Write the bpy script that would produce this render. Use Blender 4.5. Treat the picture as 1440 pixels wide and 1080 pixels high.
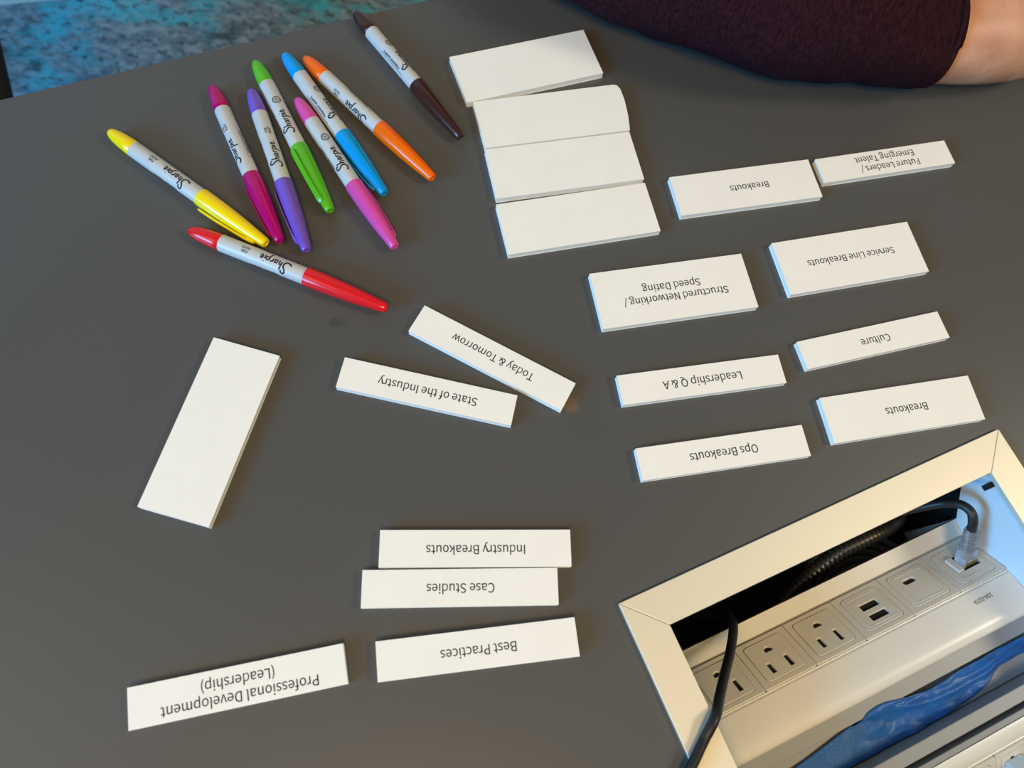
import bpy, bmesh, math, random, json
from mathutils import Vector, Matrix, noise
for o in list(bpy.data.objects): bpy.data.objects.remove(o, do_unlink=True)
sc = bpy.context.scene
COL = sc.collection
TZ = 0.74                       # height of the table top, metres
rad = math.radians
def W(x, y, z=0.0): return Vector((x/1000, y/1000, TZ + z/1000))   # millimetres on the table -> world metres

# ------------------------------------------------------------------ camera
cam = bpy.data.cameras.new('camera'); camo = bpy.data.objects.new('camera', cam); COL.objects.link(camo)
cam.sensor_fit = 'HORIZONTAL'; cam.sensor_width = 36; cam.lens = 1060/1440*36
cam.clip_start = 0.01; cam.clip_end = 50
CAMPOS = Vector((0, 0, TZ + 0.441647))
camo.matrix_world = Matrix.Translation(CAMPOS) @ Matrix.Rotation(0.3600134, 4, 'X') @ Matrix.Rotation(0.2392746, 4, 'Z')
cam.dof.use_dof = True; cam.dof.focus_distance = 0.50; cam.dof.aperture_fstop = 8.0
sc.camera = camo
# ------------------------------------------------------------------ world, lights, exposure
sc.view_settings.view_transform = 'Standard'; sc.view_settings.look = 'None'
sc.view_settings.gamma = 1; sc.view_settings.use_curve_mapping = False
sc.view_settings.exposure = 0.0
wd = bpy.data.worlds.new('room_light'); sc.world = wd; wd.use_nodes = True
nt = wd.node_tree; bg = nt.nodes['Background']
tc = nt.nodes.new('ShaderNodeTexCoord'); sp = nt.nodes.new('ShaderNodeSeparateXYZ'); cr = nt.nodes.new('ShaderNodeValToRGB')
nt.links.new(tc.outputs['Generated'], sp.inputs[0]); nt.links.new(sp.outputs['Z'], cr.inputs[0]); nt.links.new(cr.outputs[0], bg.inputs[0])
e = cr.color_ramp.elements
e[0].position = 0.0; e[0].color = (0.05, 0.06, 0.07, 1)
e[1].position = 1.0; e[1].color = (0.50, 0.42, 0.31, 1)
k = e.new(0.55); k.color = (0.16, 0.14, 0.115, 1)
k = e.new(0.85); k.color = (0.36, 0.30, 0.22, 1)
bg.inputs[1].default_value = 0.15
def area(name, loc, target, sx, sy, color, power):
    l = bpy.data.lights.new(name, 'AREA'); l.shape = 'RECTANGLE'; l.size = sx; l.size_y = sy
    l.color = color; l.energy = power
    o = bpy.data.objects.new(name, l); COL.objects.link(o); o.location = loc
    o.rotation_euler = (Vector(target) - Vector(loc)).to_track_quat('-Z', 'Y').to_euler()
    return o
area('window_daylight', (-2.45, -2.05, TZ + 1.14), (0, 0.2, TZ), 1.8, 1.1, (0.13, 0.52, 1.0), 162)
area('ceiling_lamp_near', (0.15, -1.05, TZ + 1.95), (0.05, 0.1, TZ), 0.6, 0.6, (1.0, 0.69, 0.31), 28)
area('ceiling_lamp_right', (2.1, 0.55, TZ + 1.95), (0.05, 0.2, TZ), 0.6, 0.6, (1.0, 0.92, 0.72), 30)
area('ceiling_by_window', (-1.5, -0.85, TZ + 1.95), (0.0, 0.0, TZ), 1.2, 1.2, (1.0, 0.76, 0.5), 11)

# ------------------------------------------------------------------ helpers
def new_mat(name, color, rough=0.5, metal=0.0, spec=0.5, var=0.0, vscale=200.0, bump=0.0, bscale=800.0, coat=0.0, stretch=None, color2=None):
    m = bpy.data.materials.new(name); m.use_nodes = True
    nt = m.node_tree; b = nt.nodes['Principled BSDF']
    b.inputs['Roughness'].default_value = rough; b.inputs['Metallic'].default_value = metal
    b.inputs['Specular IOR Level'].default_value = spec; b.inputs['Coat Weight'].default_value = coat
    tc = nt.nodes.new('ShaderNodeTexCoord'); mp = nt.nodes.new('ShaderNodeMapping')
    nt.links.new(tc.outputs['Object'], mp.inputs[0])
    if stretch: mp.inputs['Scale'].default_value = stretch
    n = nt.nodes.new('ShaderNodeTexNoise'); n.inputs['Scale'].default_value = vscale; n.inputs['Detail'].default_value = 4
    nt.links.new(mp.outputs[0], n.inputs['Vector'])
    r = nt.nodes.new('ShaderNodeValToRGB'); nt.links.new(n.outputs['Fac'], r.inputs[0])
    c2 = color2 if color2 else tuple(min(1, c*(1+var)) for c in color)
    c1 = color if color2 else tuple(c*(1-var) for c in color)
    r.color_ramp.elements[0].position = 0.35; r.color_ramp.elements[1].position = 0.65
    r.color_ramp.elements[0].color = (*c1, 1); r.color_ramp.elements[1].color = (*c2, 1)
    nt.links.new(r.outputs[0], b.inputs['Base Color'])
    if bump:
        n2 = nt.nodes.new('ShaderNodeTexNoise'); n2.inputs['Scale'].default_value = bscale; n2.inputs['Detail'].default_value = 3
        nt.links.new(mp.outputs[0], n2.inputs['Vector'])
        bp_ = nt.nodes.new('ShaderNodeBump'); bp_.inputs['Strength'].default_value = bump; bp_.inputs['Distance'].default_value = 0.001
        nt.links.new(n2.outputs['Fac'], bp_.inputs['Height']); nt.links.new(bp_.outputs[0], b.inputs['Normal'])
    return m
def link(name, me, m, parent=None, smooth=False):
    o = bpy.data.objects.new(name, me); COL.objects.link(o)
    if m is not None: me.materials.clear(); me.materials.append(m)
    if smooth:
        for p in me.polygons: p.use_smooth = True
    if parent is not None: o.parent = parent
    return o
def from_bm(name, bm, m, parent=None, smooth=False):
    bmesh.ops.recalc_face_normals(bm, faces=bm.faces)
    me = bpy.data.meshes.new(name); bm.to_mesh(me); bm.free()
    return link(name, me, m, parent, smooth)
def tag(o, label, cat, group=None, kind=None):
    o['label'] = label; o['category'] = cat
    if group: o['group'] = group
    if kind: o['kind'] = kind
    return o
def empty(name, loc, rz=0.0):
    o = bpy.data.objects.new(name, None); COL.objects.link(o); o.location = loc; o.rotation_euler = (0, 0, rz)
    o.empty_display_size = 0.02
    return o
def bm_box(bm, lo, hi, bev=0.0):
    """axis aligned box, millimetres"""
    vs = [bm.verts.new((x/1000, y/1000, z/1000)) for x in (lo[0], hi[0]) for y in (lo[1], hi[1]) for z in (lo[2], hi[2])]
    fs = [(0,1,3,2),(4,6,7,5),(0,4,5,1),(2,3,7,6),(0,2,6,4),(1,5,7,3)]
    faces = [bm.faces.new([vs[i] for i in f]) for f in fs]
    if bev:
        bmesh.ops.recalc_face_normals(bm, faces=faces)
        es = {e for f in faces for e in f.edges}
        bmesh.ops.bevel(bm, geom=list(es), offset=bev/1000, segments=2, affect='EDGES', profile=0.5)
def bm_prism(bm, poly, z0, z1, f=lambda a, b, c: (a/1000, b/1000, c/1000), bev=0.0):
    """polygon (u, v) swept along w from z0 to z1; f maps (u, v, w) to metres"""
    A = [bm.verts.new(f(u, v, z0)) for u, v in poly]; B = [bm.verts.new(f(u, v, z1)) for u, v in poly]
    fs = [bm.faces.new(A), bm.faces.new(B[::-1])]
    n = len(poly)
    for i in range(n): fs.append(bm.faces.new((A[i], B[i], B[(i+1) % n], A[(i+1) % n])))
    if bev:
        bmesh.ops.recalc_face_normals(bm, faces=fs)
        es = {e for q in fs for e in q.edges}
        bmesh.ops.bevel(bm, geom=list(es), offset=bev/1000, segments=2, affect='EDGES', profile=0.5)
def catmull(pts, n=8):
    pts = [Vector(p) for p in pts]; P = [2*pts[0]-pts[1]] + pts + [2*pts[-1]-pts[-2]]
    out = []
    for i in range(1, len(P)-2):
        a, b, c, d = P[i-1:i+3]
        for j in range(n):
            t = j/n
            out.append(0.5*((2*b)+(c-a)*t+(2*a-5*b+4*c-d)*t*t+(3*b-a-3*c+d)*t**3))
    out.append(pts[-1]); return out
def bm_tube(bm, pts, radius, seg=12, f=lambda p: p/1000, n=8, up=Vector((0,0,1))):
    """smooth tube through points (mm); radius is a number or a function of (i, total)"""
    P = catmull(pts, n); rings = []; N = len(P)
    prev = None
    for i, p in enumerate(P):
        t = (P[min(i+1, N-1)] - P[max(i-1, 0)]).normalized()
        if prev is None:
            a = t.cross(up); a = a.normalized() if a.length > 1e-3 else t.cross(Vector((1,0,0))).normalized()
        else:
            a = (prev - t*prev.dot(t)).normalized()
        prev = a; b = t.cross(a)
        r = radius(i, N) if callable(radius) else radius
        rings.append([bm.verts.new(f(p + (a*math.cos(2*math.pi*k/seg) + b*math.sin(2*math.pi*k/seg))*r)) for k in range(seg)])
    for i in range(N-1):
        for k in range(seg):
            bm.faces.new((rings[i][k], rings[i][(k+1) % seg], rings[i+1][(k+1) % seg], rings[i+1][k]))
    bm.faces.new(rings[0][::-1]); bm.faces.new(rings[-1])
def bm_lathe(bm, prof, seg=40, ridge=0.0):
    """profile [(s, r)] mm turned about the X axis"""
    rings = []
    for s, r in prof:
        if r <= 1e-6: rings.append([bm.verts.new((s/1000, 0, 0))]); continue
        rings.append([bm.verts.new((s/1000, (r - (ridge if k % 2 else 0))/1000*math.cos(2*math.pi*k/seg), (r - (ridge if k % 2 else 0))/1000*math.sin(2*math.pi*k/seg))) for k in range(seg)])
    for A, B in zip(rings, rings[1:]):
        for k in range(seg):
            k2 = (k+1) % seg
            if len(A) == 1 and len(B) == 1: continue
            if len(A) == 1: bm.faces.new((A[0], B[k], B[k2]))
            elif len(B) == 1: bm.faces.new((A[k], A[k2], B[0]))
            else: bm.faces.new((A[k], A[k2], B[k2], B[k]))
    for R in (rings[0], rings[-1]):
        if len(R) > 1: bm.faces.new(R)
def flat_mesh(name, loops, extrude=0.0, bevel=0.0, grow=0.0):
    """filled 2D outlines with holes (mm) -> mesh, thickness 2*extrude around z = 0"""
    c = bpy.data.curves.new(name, 'CURVE'); c.dimensions = '2D'; c.fill_mode = 'BOTH'
    c.extrude = extrude/1000; c.bevel_depth = bevel/1000; c.bevel_resolution = 1; c.offset = (grow - bevel)/1000
    for L in loops:
        s = c.splines.new('POLY'); s.points.add(len(L)-1); s.use_cyclic_u = True
        for p, q in zip(s.points, L): p.co = (q[0]/1000, q[1]/1000, 0, 1)
    o = bpy.data.objects.new(name, c); COL.objects.link(o)
    dg = bpy.context.evaluated_depsgraph_get(); dg.update()
    me = bpy.data.meshes.new_from_object(o.evaluated_get(dg)); me.name = name
    bpy.data.objects.remove(o, do_unlink=True); bpy.data.curves.remove(c)
    return me
GLYPHS = json.loads('''{" ":[78,[]],"&":[238,[[91,-5,112,-2,132,3,149,13,165,25,180,15,195,6,210,0,224,-5,232,22,221,26,209,31,197,38,184,47,198,67,211,90,221,113,229,138,199,138,192,117,184,97,174,79,163,63,145,79,128,96,112,115,98,135,119,151,138,168,151,188,156,211,152,231,143,247,127,258,105,261,81,257,63,244,51,225,47,201,48,187,51,172,56,156,63,141,44,126,28,110,17,90,13,67,18,38,34,15,59,1],[144,42,132,33,120,27,108,22,95,21,74,24,58,34,48,49,44,68,46,83,53,95,64,107,76,118,91,98,107,78,125,59],[86,156,81,168,77,179,75,191,74,201,76,216,82,228,92,236,106,239,117,236,124,230,129,221,130,210,126,194,117,180,103,168]]],"(":[118,[[84,-69,103,-60,84,-21,70,21,62,64,59,109,62,153,70,197,84,238,103,277,84,286,62,246,46,204,36,158,32,109,36,59,46,14,62,-29]]],")":[118,[[35,-69,56,-29,72,14,83,59,86,109,83,158,72,204,56,246,35,286,15,277,34,238,49,197,57,153,60,109,57,64,49,21,34,-21,15,-60]]],"-":[121,[[16,86,106,86,106,110,16,110]]],"/":[137,[[4,-63,27,-63,132,278,109,278]]],"0":[194,[[97,-5,130,4,156,29,172,70,177,129,172,187,156,229,130,253,97,261,64,253,39,229,23,187,18,129,23,70,39,29,64,4],[97,21,77,28,62,47,52,81,48,129,52,177,62,211,77,230,97,236,117,230,133,211,143,177,146,129,143,81,133,47,117,28]]],"1":[194,[[31,0,172,0,172,27,120,27,120,257,96,257,85,251,72,246,58,242,42,238,42,218,88,218,88,27,31,27]]],"2":[194,[[15,0,177,0,177,28,106,28,96,27,85,27,74,26,64,25,105,67,137,108,157,147,165,186,159,217,144,241,121,256,90,261,67,259,47,251,30,239,14,224,33,206,44,217,57,227,71,233,86,235,107,231,121,221,130,205,133,185,126,150,104,112,68,68,15,19]]],"5":[194,[[92,-5,123,1,150,18,169,46,176,83,170,120,153,146,128,160,98,165,87,165,78,163,69,159,60,155,67,229,163,229,163,257,39,257,30,137,47,126,58,133,68,137,78,140,90,141,112,137,129,126,139,107,143,83,139,57,127,38,110,26,89,22,68,24,51,31,37,40,26,50,9,29,24,17,42,6,64,-2]]],"7":[194,[[69,0,103,0,108,69,119,127,141,182,178,237,178,257,17,257,17,229,142,229,110,178,88,125,75,67]]],"A":[213,[[1,0,34,0,59,78,153,78,177,0,211,0,124,257,88,257],[67,104,79,144,86,165,93,187,99,208,105,230,106,230,113,208,119,187,125,165,132,144,145,104]]],"B":[230,[[35,0,117,0,156,5,187,19,207,42,214,75,210,99,200,117,183,129,162,137,162,138,178,147,190,159,197,176,200,194,193,223,175,242,147,253,111,257,35,257],[68,148,68,231,107,231,134,229,153,222,164,209,168,190,164,172,153,159,134,151,106,148],[68,26,68,123,112,123,142,120,164,111,178,97,182,76,178,54,164,38,142,29,112,26]]],"C":[223,[[132,-5,155,-2,176,5,195,17,211,32,193,53,180,41,166,32,151,26,133,24,100,31,75,52,59,85,54,129,59,172,76,205,101,226,134,233,150,231,164,226,176,219,187,209,204,230,192,242,175,252,156,259,134,261,89,252,53,226,29,184,20,128,29,72,52,31,88,4]]],"D":[241,[[35,0,101,0,152,9,190,34,212,75,220,129,212,184,189,224,152,248,99,257,35,257],[68,27,68,230,97,230,136,224,165,204,181,172,187,129,181,86,165,54,136,34,97,27]]],"E":[206,[[35,0,187,0,187,28,68,28,68,121,165,121,165,149,68,149,68,229,183,229,183,257,35,257]]],"F":[193,[[35,0,68,0,68,115,166,115,166,143,68,143,68,229,183,229,183,257,35,257]]],"I":[103,[[35,0,68,0,68,257,35,257]]],"K":[226,[[35,0,68,0,68,81,112,134,189,0,225,0,132,159,213,257,176,257,68,128,68,128,68,257,35,257]]],"L":[190,[[35,0,180,0,180,28,68,28,68,257,35,257]]],"M":[284,[[35,0,64,0,64,142,64,160,63,180,62,200,60,218,62,218,82,159,131,26,153,26,201,159,222,218,223,218,222,200,220,180,219,160,219,142,219,0,249,0,249,257,210,257,161,119,157,106,152,93,148,79,143,66,142,66,137,79,133,93,128,106,123,119,74,257,35,257]]],"N":[253,[[35,0,66,0,66,135,65,155,64,175,63,195,62,215,63,215,91,162,185,0,218,0,218,257,187,257,187,123,187,103,188,82,190,62,192,42,190,42,162,95,68,257,35,257]]],"O":[260,[[130,-5,174,5,209,31,231,74,239,129,231,185,209,226,174,252,130,261,86,252,51,226,28,185,20,129,28,74,51,31,86,5],[130,24,98,31,74,52,59,86,54,129,59,172,74,205,98,226,130,233,161,226,185,205,201,172,206,129,201,86,185,52,161,31]]],"P":[222,[[35,0,68,0,68,102,110,102,148,107,178,121,198,146,204,181,198,217,178,240,148,253,109,257,35,257],[68,129,68,230,104,230,134,228,155,220,168,205,172,181,168,158,156,141,135,132,106,129]]],"Q":[260,[[130,22,98,30,74,51,59,85,54,129,59,172,74,205,98,226,130,233,161,226,185,205,201,172,206,129,201,85,185,51,161,30],[208,-64,219,-64,230,-63,238,-61,245,-58,239,-34,233,-35,227,-36,220,-37,212,-37,192,-35,174,-29,160,-18,149,-3,186,11,215,39,233,79,239,129,231,185,209,226,174,252,130,261,86,252,51,226,28,185,20,129,27,78,46,38,76,10,114,-4,128,-28,149,-47,176,-60]]],"R":[222,[[68,135,68,230,111,230,137,228,157,220,169,206,173,185,169,163,157,147,137,138,111,135],[176,0,213,0,147,112,171,122,189,137,201,158,205,185,199,219,180,241,152,253,116,257,35,257,35,0,68,0,68,109,114,109]]],"S":[209,[[106,-5,143,1,170,17,188,40,194,68,190,93,178,112,162,126,141,137,104,153,89,159,75,168,65,180,62,196,65,211,75,223,90,230,110,233,127,231,142,226,156,219,168,209,185,230,170,242,152,252,132,259,110,261,77,256,52,242,35,221,29,193,34,169,46,150,63,137,81,127,118,111,135,103,148,94,157,82,161,65,157,48,146,35,130,27,107,24,87,26,68,33,51,43,36,56,17,33,35,18,56,6,80,-2]]],"T":[210,[[89,0,121,0,121,229,199,229,199,257,11,257,11,229,89,229]]],"a":[197,[[76,-5,93,-2,109,3,125,12,139,23,140,23,143,0,169,0,169,117,165,149,154,174,133,189,103,195,81,193,61,187,43,179,29,170,41,148,53,156,67,162,82,167,98,168,117,164,129,154,136,138,137,120,85,111,49,97,28,77,21,49,25,26,36,10,54,-1],[85,21,72,23,61,28,54,38,51,51,56,68,70,82,97,92,137,99,137,46,124,35,111,28,98,23]]],"c":[179,[[107,-5,124,-3,140,2,155,9,169,19,155,41,145,34,134,28,123,24,110,22,86,27,67,42,55,65,51,95,56,125,68,148,87,163,111,168,122,167,131,164,140,158,149,152,165,173,154,181,142,188,127,193,110,195,75,188,46,169,26,137,18,95,25,53,44,22,72,2]]],"d":[217,[[97,-5,114,-2,129,3,143,12,155,22,156,22,159,0,185,0,185,279,153,279,153,206,154,173,142,182,130,189,116,194,101,195,70,188,43,168,25,137,19,95,24,53,40,21,65,2],[104,22,82,27,65,42,55,65,51,95,56,125,68,148,85,163,106,168,118,167,130,163,141,157,153,148,153,48,141,37,129,29,117,24]]],"e":[194,[[109,-5,127,-3,144,1,158,7,172,15,160,36,149,30,138,25,126,22,113,21,88,26,68,39,55,60,50,88,178,88,179,106,174,143,160,171,136,189,103,195,72,188,44,168,25,137,18,95,25,53,45,22,74,2],[49,110,56,135,68,154,85,166,104,169,124,166,139,154,148,136,151,110]]],"f":[114,[[12,164,37,164,37,0,69,0,69,164,110,164,110,190,69,190,69,220,71,236,76,248,84,255,96,258,101,257,107,256,112,255,118,252,125,277,118,280,110,282,102,283,93,283,68,279,51,266,41,247,37,221,37,190,12,188]]],"g":[197,[[96,-88,136,-82,166,-68,186,-47,193,-22,188,-1,176,13,155,21,126,23,89,23,73,25,63,29,57,36,56,44,57,51,59,57,63,62,68,67,75,64,82,62,89,61,96,60,123,65,145,78,160,99,166,126,164,138,161,149,156,158,150,166,189,166,189,190,123,190,117,192,111,194,104,195,96,195,69,190,46,177,31,155,25,127,27,111,33,97,41,85,50,76,50,75,42,68,35,60,31,50,29,39,30,29,34,20,39,13,46,8,46,6,34,-3,25,-13,20,-25,18,-37,24,-58,40,-74,65,-84],[96,82,80,85,68,94,59,108,56,127,59,146,68,160,80,169,96,172,112,169,125,160,133,146,137,127,133,108,125,94,112,85],[101,-65,78,-63,60,-56,50,-46,46,-32,47,-24,50,-16,56,-8,65,0,72,-1,78,-2,84,-3,90,-3,123,-3,139,-4,151,-8,159,-16,161,-27,157,-41,145,-54,126,-62]]],"h":[213,[[32,0,64,0,64,138,78,151,90,160,103,165,116,167,133,164,144,155,150,139,152,116,152,0,184,0,184,120,181,152,170,176,152,190,126,195,108,193,91,186,77,176,63,163,64,202,64,279,32,279]]],"i":[96,[[32,0,64,0,64,190,32,190],[48,229,57,231,64,235,68,242,70,251,68,259,64,266,57,270,48,271,40,270,33,266,29,259,27,251,29,242,33,235,40,231]]],"k":[193,[[32,0,64,0,64,50,99,92,155,0,190,0,118,113,181,190,146,190,65,90,64,90,64,279,32,279]]],"l":[99,[[66,-5,72,-4,77,-4,81,-3,84,-2,80,23,73,22,70,23,67,25,65,29,64,36,64,279,32,279,32,38,34,20,40,7,51,-2]]],"m":[324,[[32,0,64,0,64,138,77,151,89,160,101,165,112,167,128,164,139,155,145,139,147,116,147,0,179,0,179,138,192,151,204,160,216,165,227,167,243,164,254,155,260,139,263,116,263,0,294,0,294,120,291,152,280,176,262,190,237,195,220,192,204,185,189,173,174,159,167,174,156,185,141,192,121,195,105,193,90,186,75,175,62,162,62,162,58,190,32,190]]],"n":[214,[[32,0,64,0,64,138,78,151,90,160,103,165,116,167,133,164,144,155,150,139,152,116,152,0,184,0,184,120,181,152,170,176,152,190,126,195,108,193,91,186,76,175,62,162,62,162,58,190,32,190]]],"o":[212,[[106,-5,139,2,167,22,187,53,194,95,187,137,167,169,139,188,106,195,73,188,45,169,25,137,18,95,25,53,45,22,73,2],[106,22,84,27,66,42,55,65,51,95,55,125,66,148,84,163,106,168,129,163,146,148,157,125,161,95,157,65,146,42,129,27]]],"p":[217,[[32,-80,64,-80,64,-16,63,18,76,8,90,1,103,-3,116,-5,147,2,173,22,192,55,199,98,194,138,179,169,155,188,123,195,107,193,91,187,76,178,62,168,62,168,58,190,32,190],[111,22,100,23,89,27,77,33,64,42,64,142,78,153,91,161,103,166,115,168,138,163,154,149,163,127,165,98,161,66,150,42,132,28]]],"r":[136,[[32,0,64,0,64,122,75,143,87,156,100,164,112,166,117,166,122,166,126,165,131,163,137,191,132,193,127,194,122,195,116,195,101,192,86,184,73,172,62,155,62,155,58,190,32,190]]],"s":[164,[[82,-5,112,0,133,12,146,30,151,52,146,75,132,90,114,101,93,110,78,116,65,122,56,131,52,143,54,153,61,162,72,168,88,170,100,169,111,165,121,160,131,153,146,173,134,182,120,189,104,193,87,195,59,191,39,179,26,162,22,141,27,120,39,105,57,94,77,86,93,80,107,72,117,63,120,50,118,38,111,29,99,23,83,20,67,22,53,27,39,34,27,43,11,22,26,11,43,3,62,-3]]],"t":[132,[[92,-5,101,-4,110,-2,119,0,127,2,121,27,116,25,110,23,105,22,99,21,85,24,76,31,71,42,70,58,70,164,121,164,121,190,70,190,70,244,43,244,40,190,9,188,9,164,38,164,38,59,41,33,50,13,66,0]]],"u":[213,[[88,-5,106,-2,122,5,137,16,151,30,152,30,154,0,181,0,181,190,149,190,149,55,136,41,124,31,111,25,97,23,81,26,70,35,64,51,62,74,62,190,29,190,29,70,33,38,44,14,62,0]]],"v":[182,[[73,0,111,0,178,190,146,190,110,82,106,68,102,54,97,40,93,26,91,26,74,82,38,190,5,190]]],"w":[281,[[62,0,99,0,126,102,130,116,133,129,136,143,139,157,141,157,144,143,147,129,151,116,154,103,181,0,220,0,272,190,241,190,213,80,210,67,207,53,205,40,202,27,200,27,187,80,157,190,126,190,96,80,93,67,89,53,86,40,83,27,82,27,70,80,42,190,9,190]]],"y":[182,[[35,-82,61,-77,80,-63,95,-42,106,-16,178,190,147,190,112,85,97,31,95,31,90,44,86,58,81,72,76,85,38,190,5,190,81,0,77,-15,70,-31,60,-44,49,-53,34,-56,30,-55,26,-55,22,-54,19,-53,13,-78,18,-80,23,-81,29,-82]]]}''')
def text_width(t):
    x = 0; lo = 1e9; hi = 0
    for ch in t:
        a, cs = GLYPHS[ch]
        if cs:
            xs = [v for q in cs for v in q[::2]]; lo = min(lo, x+min(xs)); hi = max(hi, x+max(xs))
        x += a
    return lo/1000, hi/1000
def text_loops(t, size, cx=0.0, cy=0.0, bold=0.0):
    """outlines (mm) of a line of text centred on cx, half the x-height on cy"""
    lo, hi = text_width(t); x = -(lo+hi)/2*size + cx; out = []
    for ch in t:
        a, cs = GLYPHS[ch]
        for q in cs:
            L = [(x+q[i]/1000*size, cy+(q[i+1]/1000-0.097)*size*1.08) for i in range(0, len(q), 2)]
            if L[0] == L[-1]: L = L[:-1]
            out.append(L)
        x += a/1000*size
    return out
def rrect(cx, cy, w, h, r, n=5):
    out = []
    for (sx, sy, a0) in ((1,1,0),(-1,1,90),(-1,-1,180),(1,-1,270)):
        for i in range(n+1):
            a = rad(a0 + 90*i/n)
            out.append((cx+sx*(w/2-r)+r*math.cos(a), cy+sy*(h/2-r)+r*math.sin(a)))
    return out

# ------------------------------------------------------------------ materials
M_paper = new_mat('white_card', (0.88, 0.86, 0.80), rough=0.6, spec=0.25, var=0.01, vscale=60)
M_ink = new_mat('black_print', (0.035, 0.035, 0.04), rough=0.6, spec=0.2)
M_barrel = new_mat('pale_grey_plastic', (0.54, 0.55, 0.54), rough=0.32, spec=0.4, var=0.01)
M_cream = new_mat('cream_plastic', (0.63, 0.60, 0.52), rough=0.34, spec=0.4, var=0.015, vscale=40)
M_white = new_mat('white_plastic', (0.70, 0.68, 0.62), rough=0.28, spec=0.5, var=0.01, vscale=40)
M_alu = new_mat('satin_aluminium', (0.80, 0.73, 0.58), rough=0.5, metal=0.5, var=0.006, vscale=30)
M_alu2 = new_mat('grey_aluminium', (0.27, 0.275, 0.28), rough=0.5, metal=0.3, var=0.01, vscale=30)
M_panel = new_mat('pale_panel', (0.60, 0.69, 0.75), rough=0.35, spec=0.5, var=0.01)
M_black = new_mat('black_board', (0.012, 0.013, 0.015), rough=0.6, spec=0.2, var=0.1)
M_hole = new_mat('hole_shade_and_tongue', (0.02, 0.018, 0.015), rough=0.5, spec=0.3)  # near-black: shade inside the holes as colour, also the port tongues
M_cable = new_mat('black_rubber', (0.013, 0.013, 0.014), rough=0.42, spec=0.45, var=0.1)
M_conduit = new_mat('black_corrugated_plastic', (0.02, 0.02, 0.022), rough=0.35, spec=0.6, var=0.1)
M_coil = new_mat('charcoal_cable', (0.09, 0.085, 0.08), rough=0.45, spec=0.5, var=0.1)
M_tape = new_mat('blue_painters_tape', (0.015, 0.10, 0.34), rough=0.38, spec=0.4, var=0.10, vscale=90, bump=0.25, bscale=900)
M_seat = new_mat('dark_chair_fabric', (0.022, 0.019, 0.016), rough=0.9, spec=0.2, var=0.2, vscale=300)
M_steel = new_mat('dark_steel', (0.06, 0.06, 0.06), rough=0.4, metal=0.8, var=0.05)
M_wall = new_mat('painted_wall', (0.55, 0.56, 0.53), rough=0.8, spec=0.2, var=0.03, vscale=8)
M_base = new_mat('pale_skirting', (0.62, 0.66, 0.62), rough=0.5, spec=0.4, var=0.02)
# clear plug plastic
M_clear = bpy.data.materials.new('clear_plastic'); M_clear.use_nodes = True
b = M_clear.node_tree.nodes['Principled BSDF']; b.inputs['Base Color'].default_value = (0.86, 0.88, 0.92, 1)
b.inputs['Transmission Weight'].default_value = 0.8; b.inputs['Roughness'].default_value = 0.12; b.inputs['IOR'].default_value = 1.3
M_bluegrey = new_mat('blue_grey_plastic', (0.45, 0.55, 0.6), rough=0.3, spec=0.5, var=0.02)

# table laminate: dark warm grey with faint mottling, specks and two smudges
M_table = bpy.data.materials.new('grey_laminate'); M_table.use_nodes = True
nt = M_table.node_tree; b = nt.nodes['Principled BSDF']
b.inputs['Roughness'].default_value = 0.4; b.inputs['Specular IOR Level'].default_value = 0.5
geo = nt.nodes.new('ShaderNodeNewGeometry')
def N(t, **kw):
    n = nt.nodes.new(t)
    for k_, v_ in kw.items(): setattr(n, k_, v_)
    return n
def mix(fac, a, bcol):
    n = N('ShaderNodeMix', data_type='RGBA')
    nt.links.new(fac, n.inputs[0]); 
    if isinstance(a, tuple): n.inputs[6].default_value = a
    else: nt.links.new(a, n.inputs[6])
    n.inputs[7].default_value = bcol
    return n.outputs[2]
ns = N('ShaderNodeTexNoise'); ns.inputs['Scale'].default_value = 9; ns.inputs['Detail'].default_value = 5
nt.links.new(geo.outputs['Position'], ns.inputs['Vector'])
r0 = N('ShaderNodeValToRGB'); nt.links.new(ns.outputs['Fac'], r0.inputs[0])
r0.color_ramp.elements[0].color = (0.076, 0.074, 0.070, 1); r0.color_ramp.elements[1].color = (0.084, 0.082, 0.078, 1)
colr = r0.outputs[0]
vz = N('ShaderNodeTexVoronoi'); vz.inputs['Scale'].default_value = 16; nt.links.new(geo.outputs['Position'], vz.inputs['Vector'])
lt = N('ShaderNodeMath', operation='LESS_THAN'); lt.inputs[1].default_value = 0.011; nt.links.new(vz.outputs['Distance'], lt.inputs[0])
lm = N('ShaderNodeMath', operation='MULTIPLY'); lm.inputs[1].default_value = 0.35; nt.links.new(lt.outputs[0], lm.inputs[0])
colr = mix(lm.outputs[0], colr, (0.32, 0.31, 0.29, 1))
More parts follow.
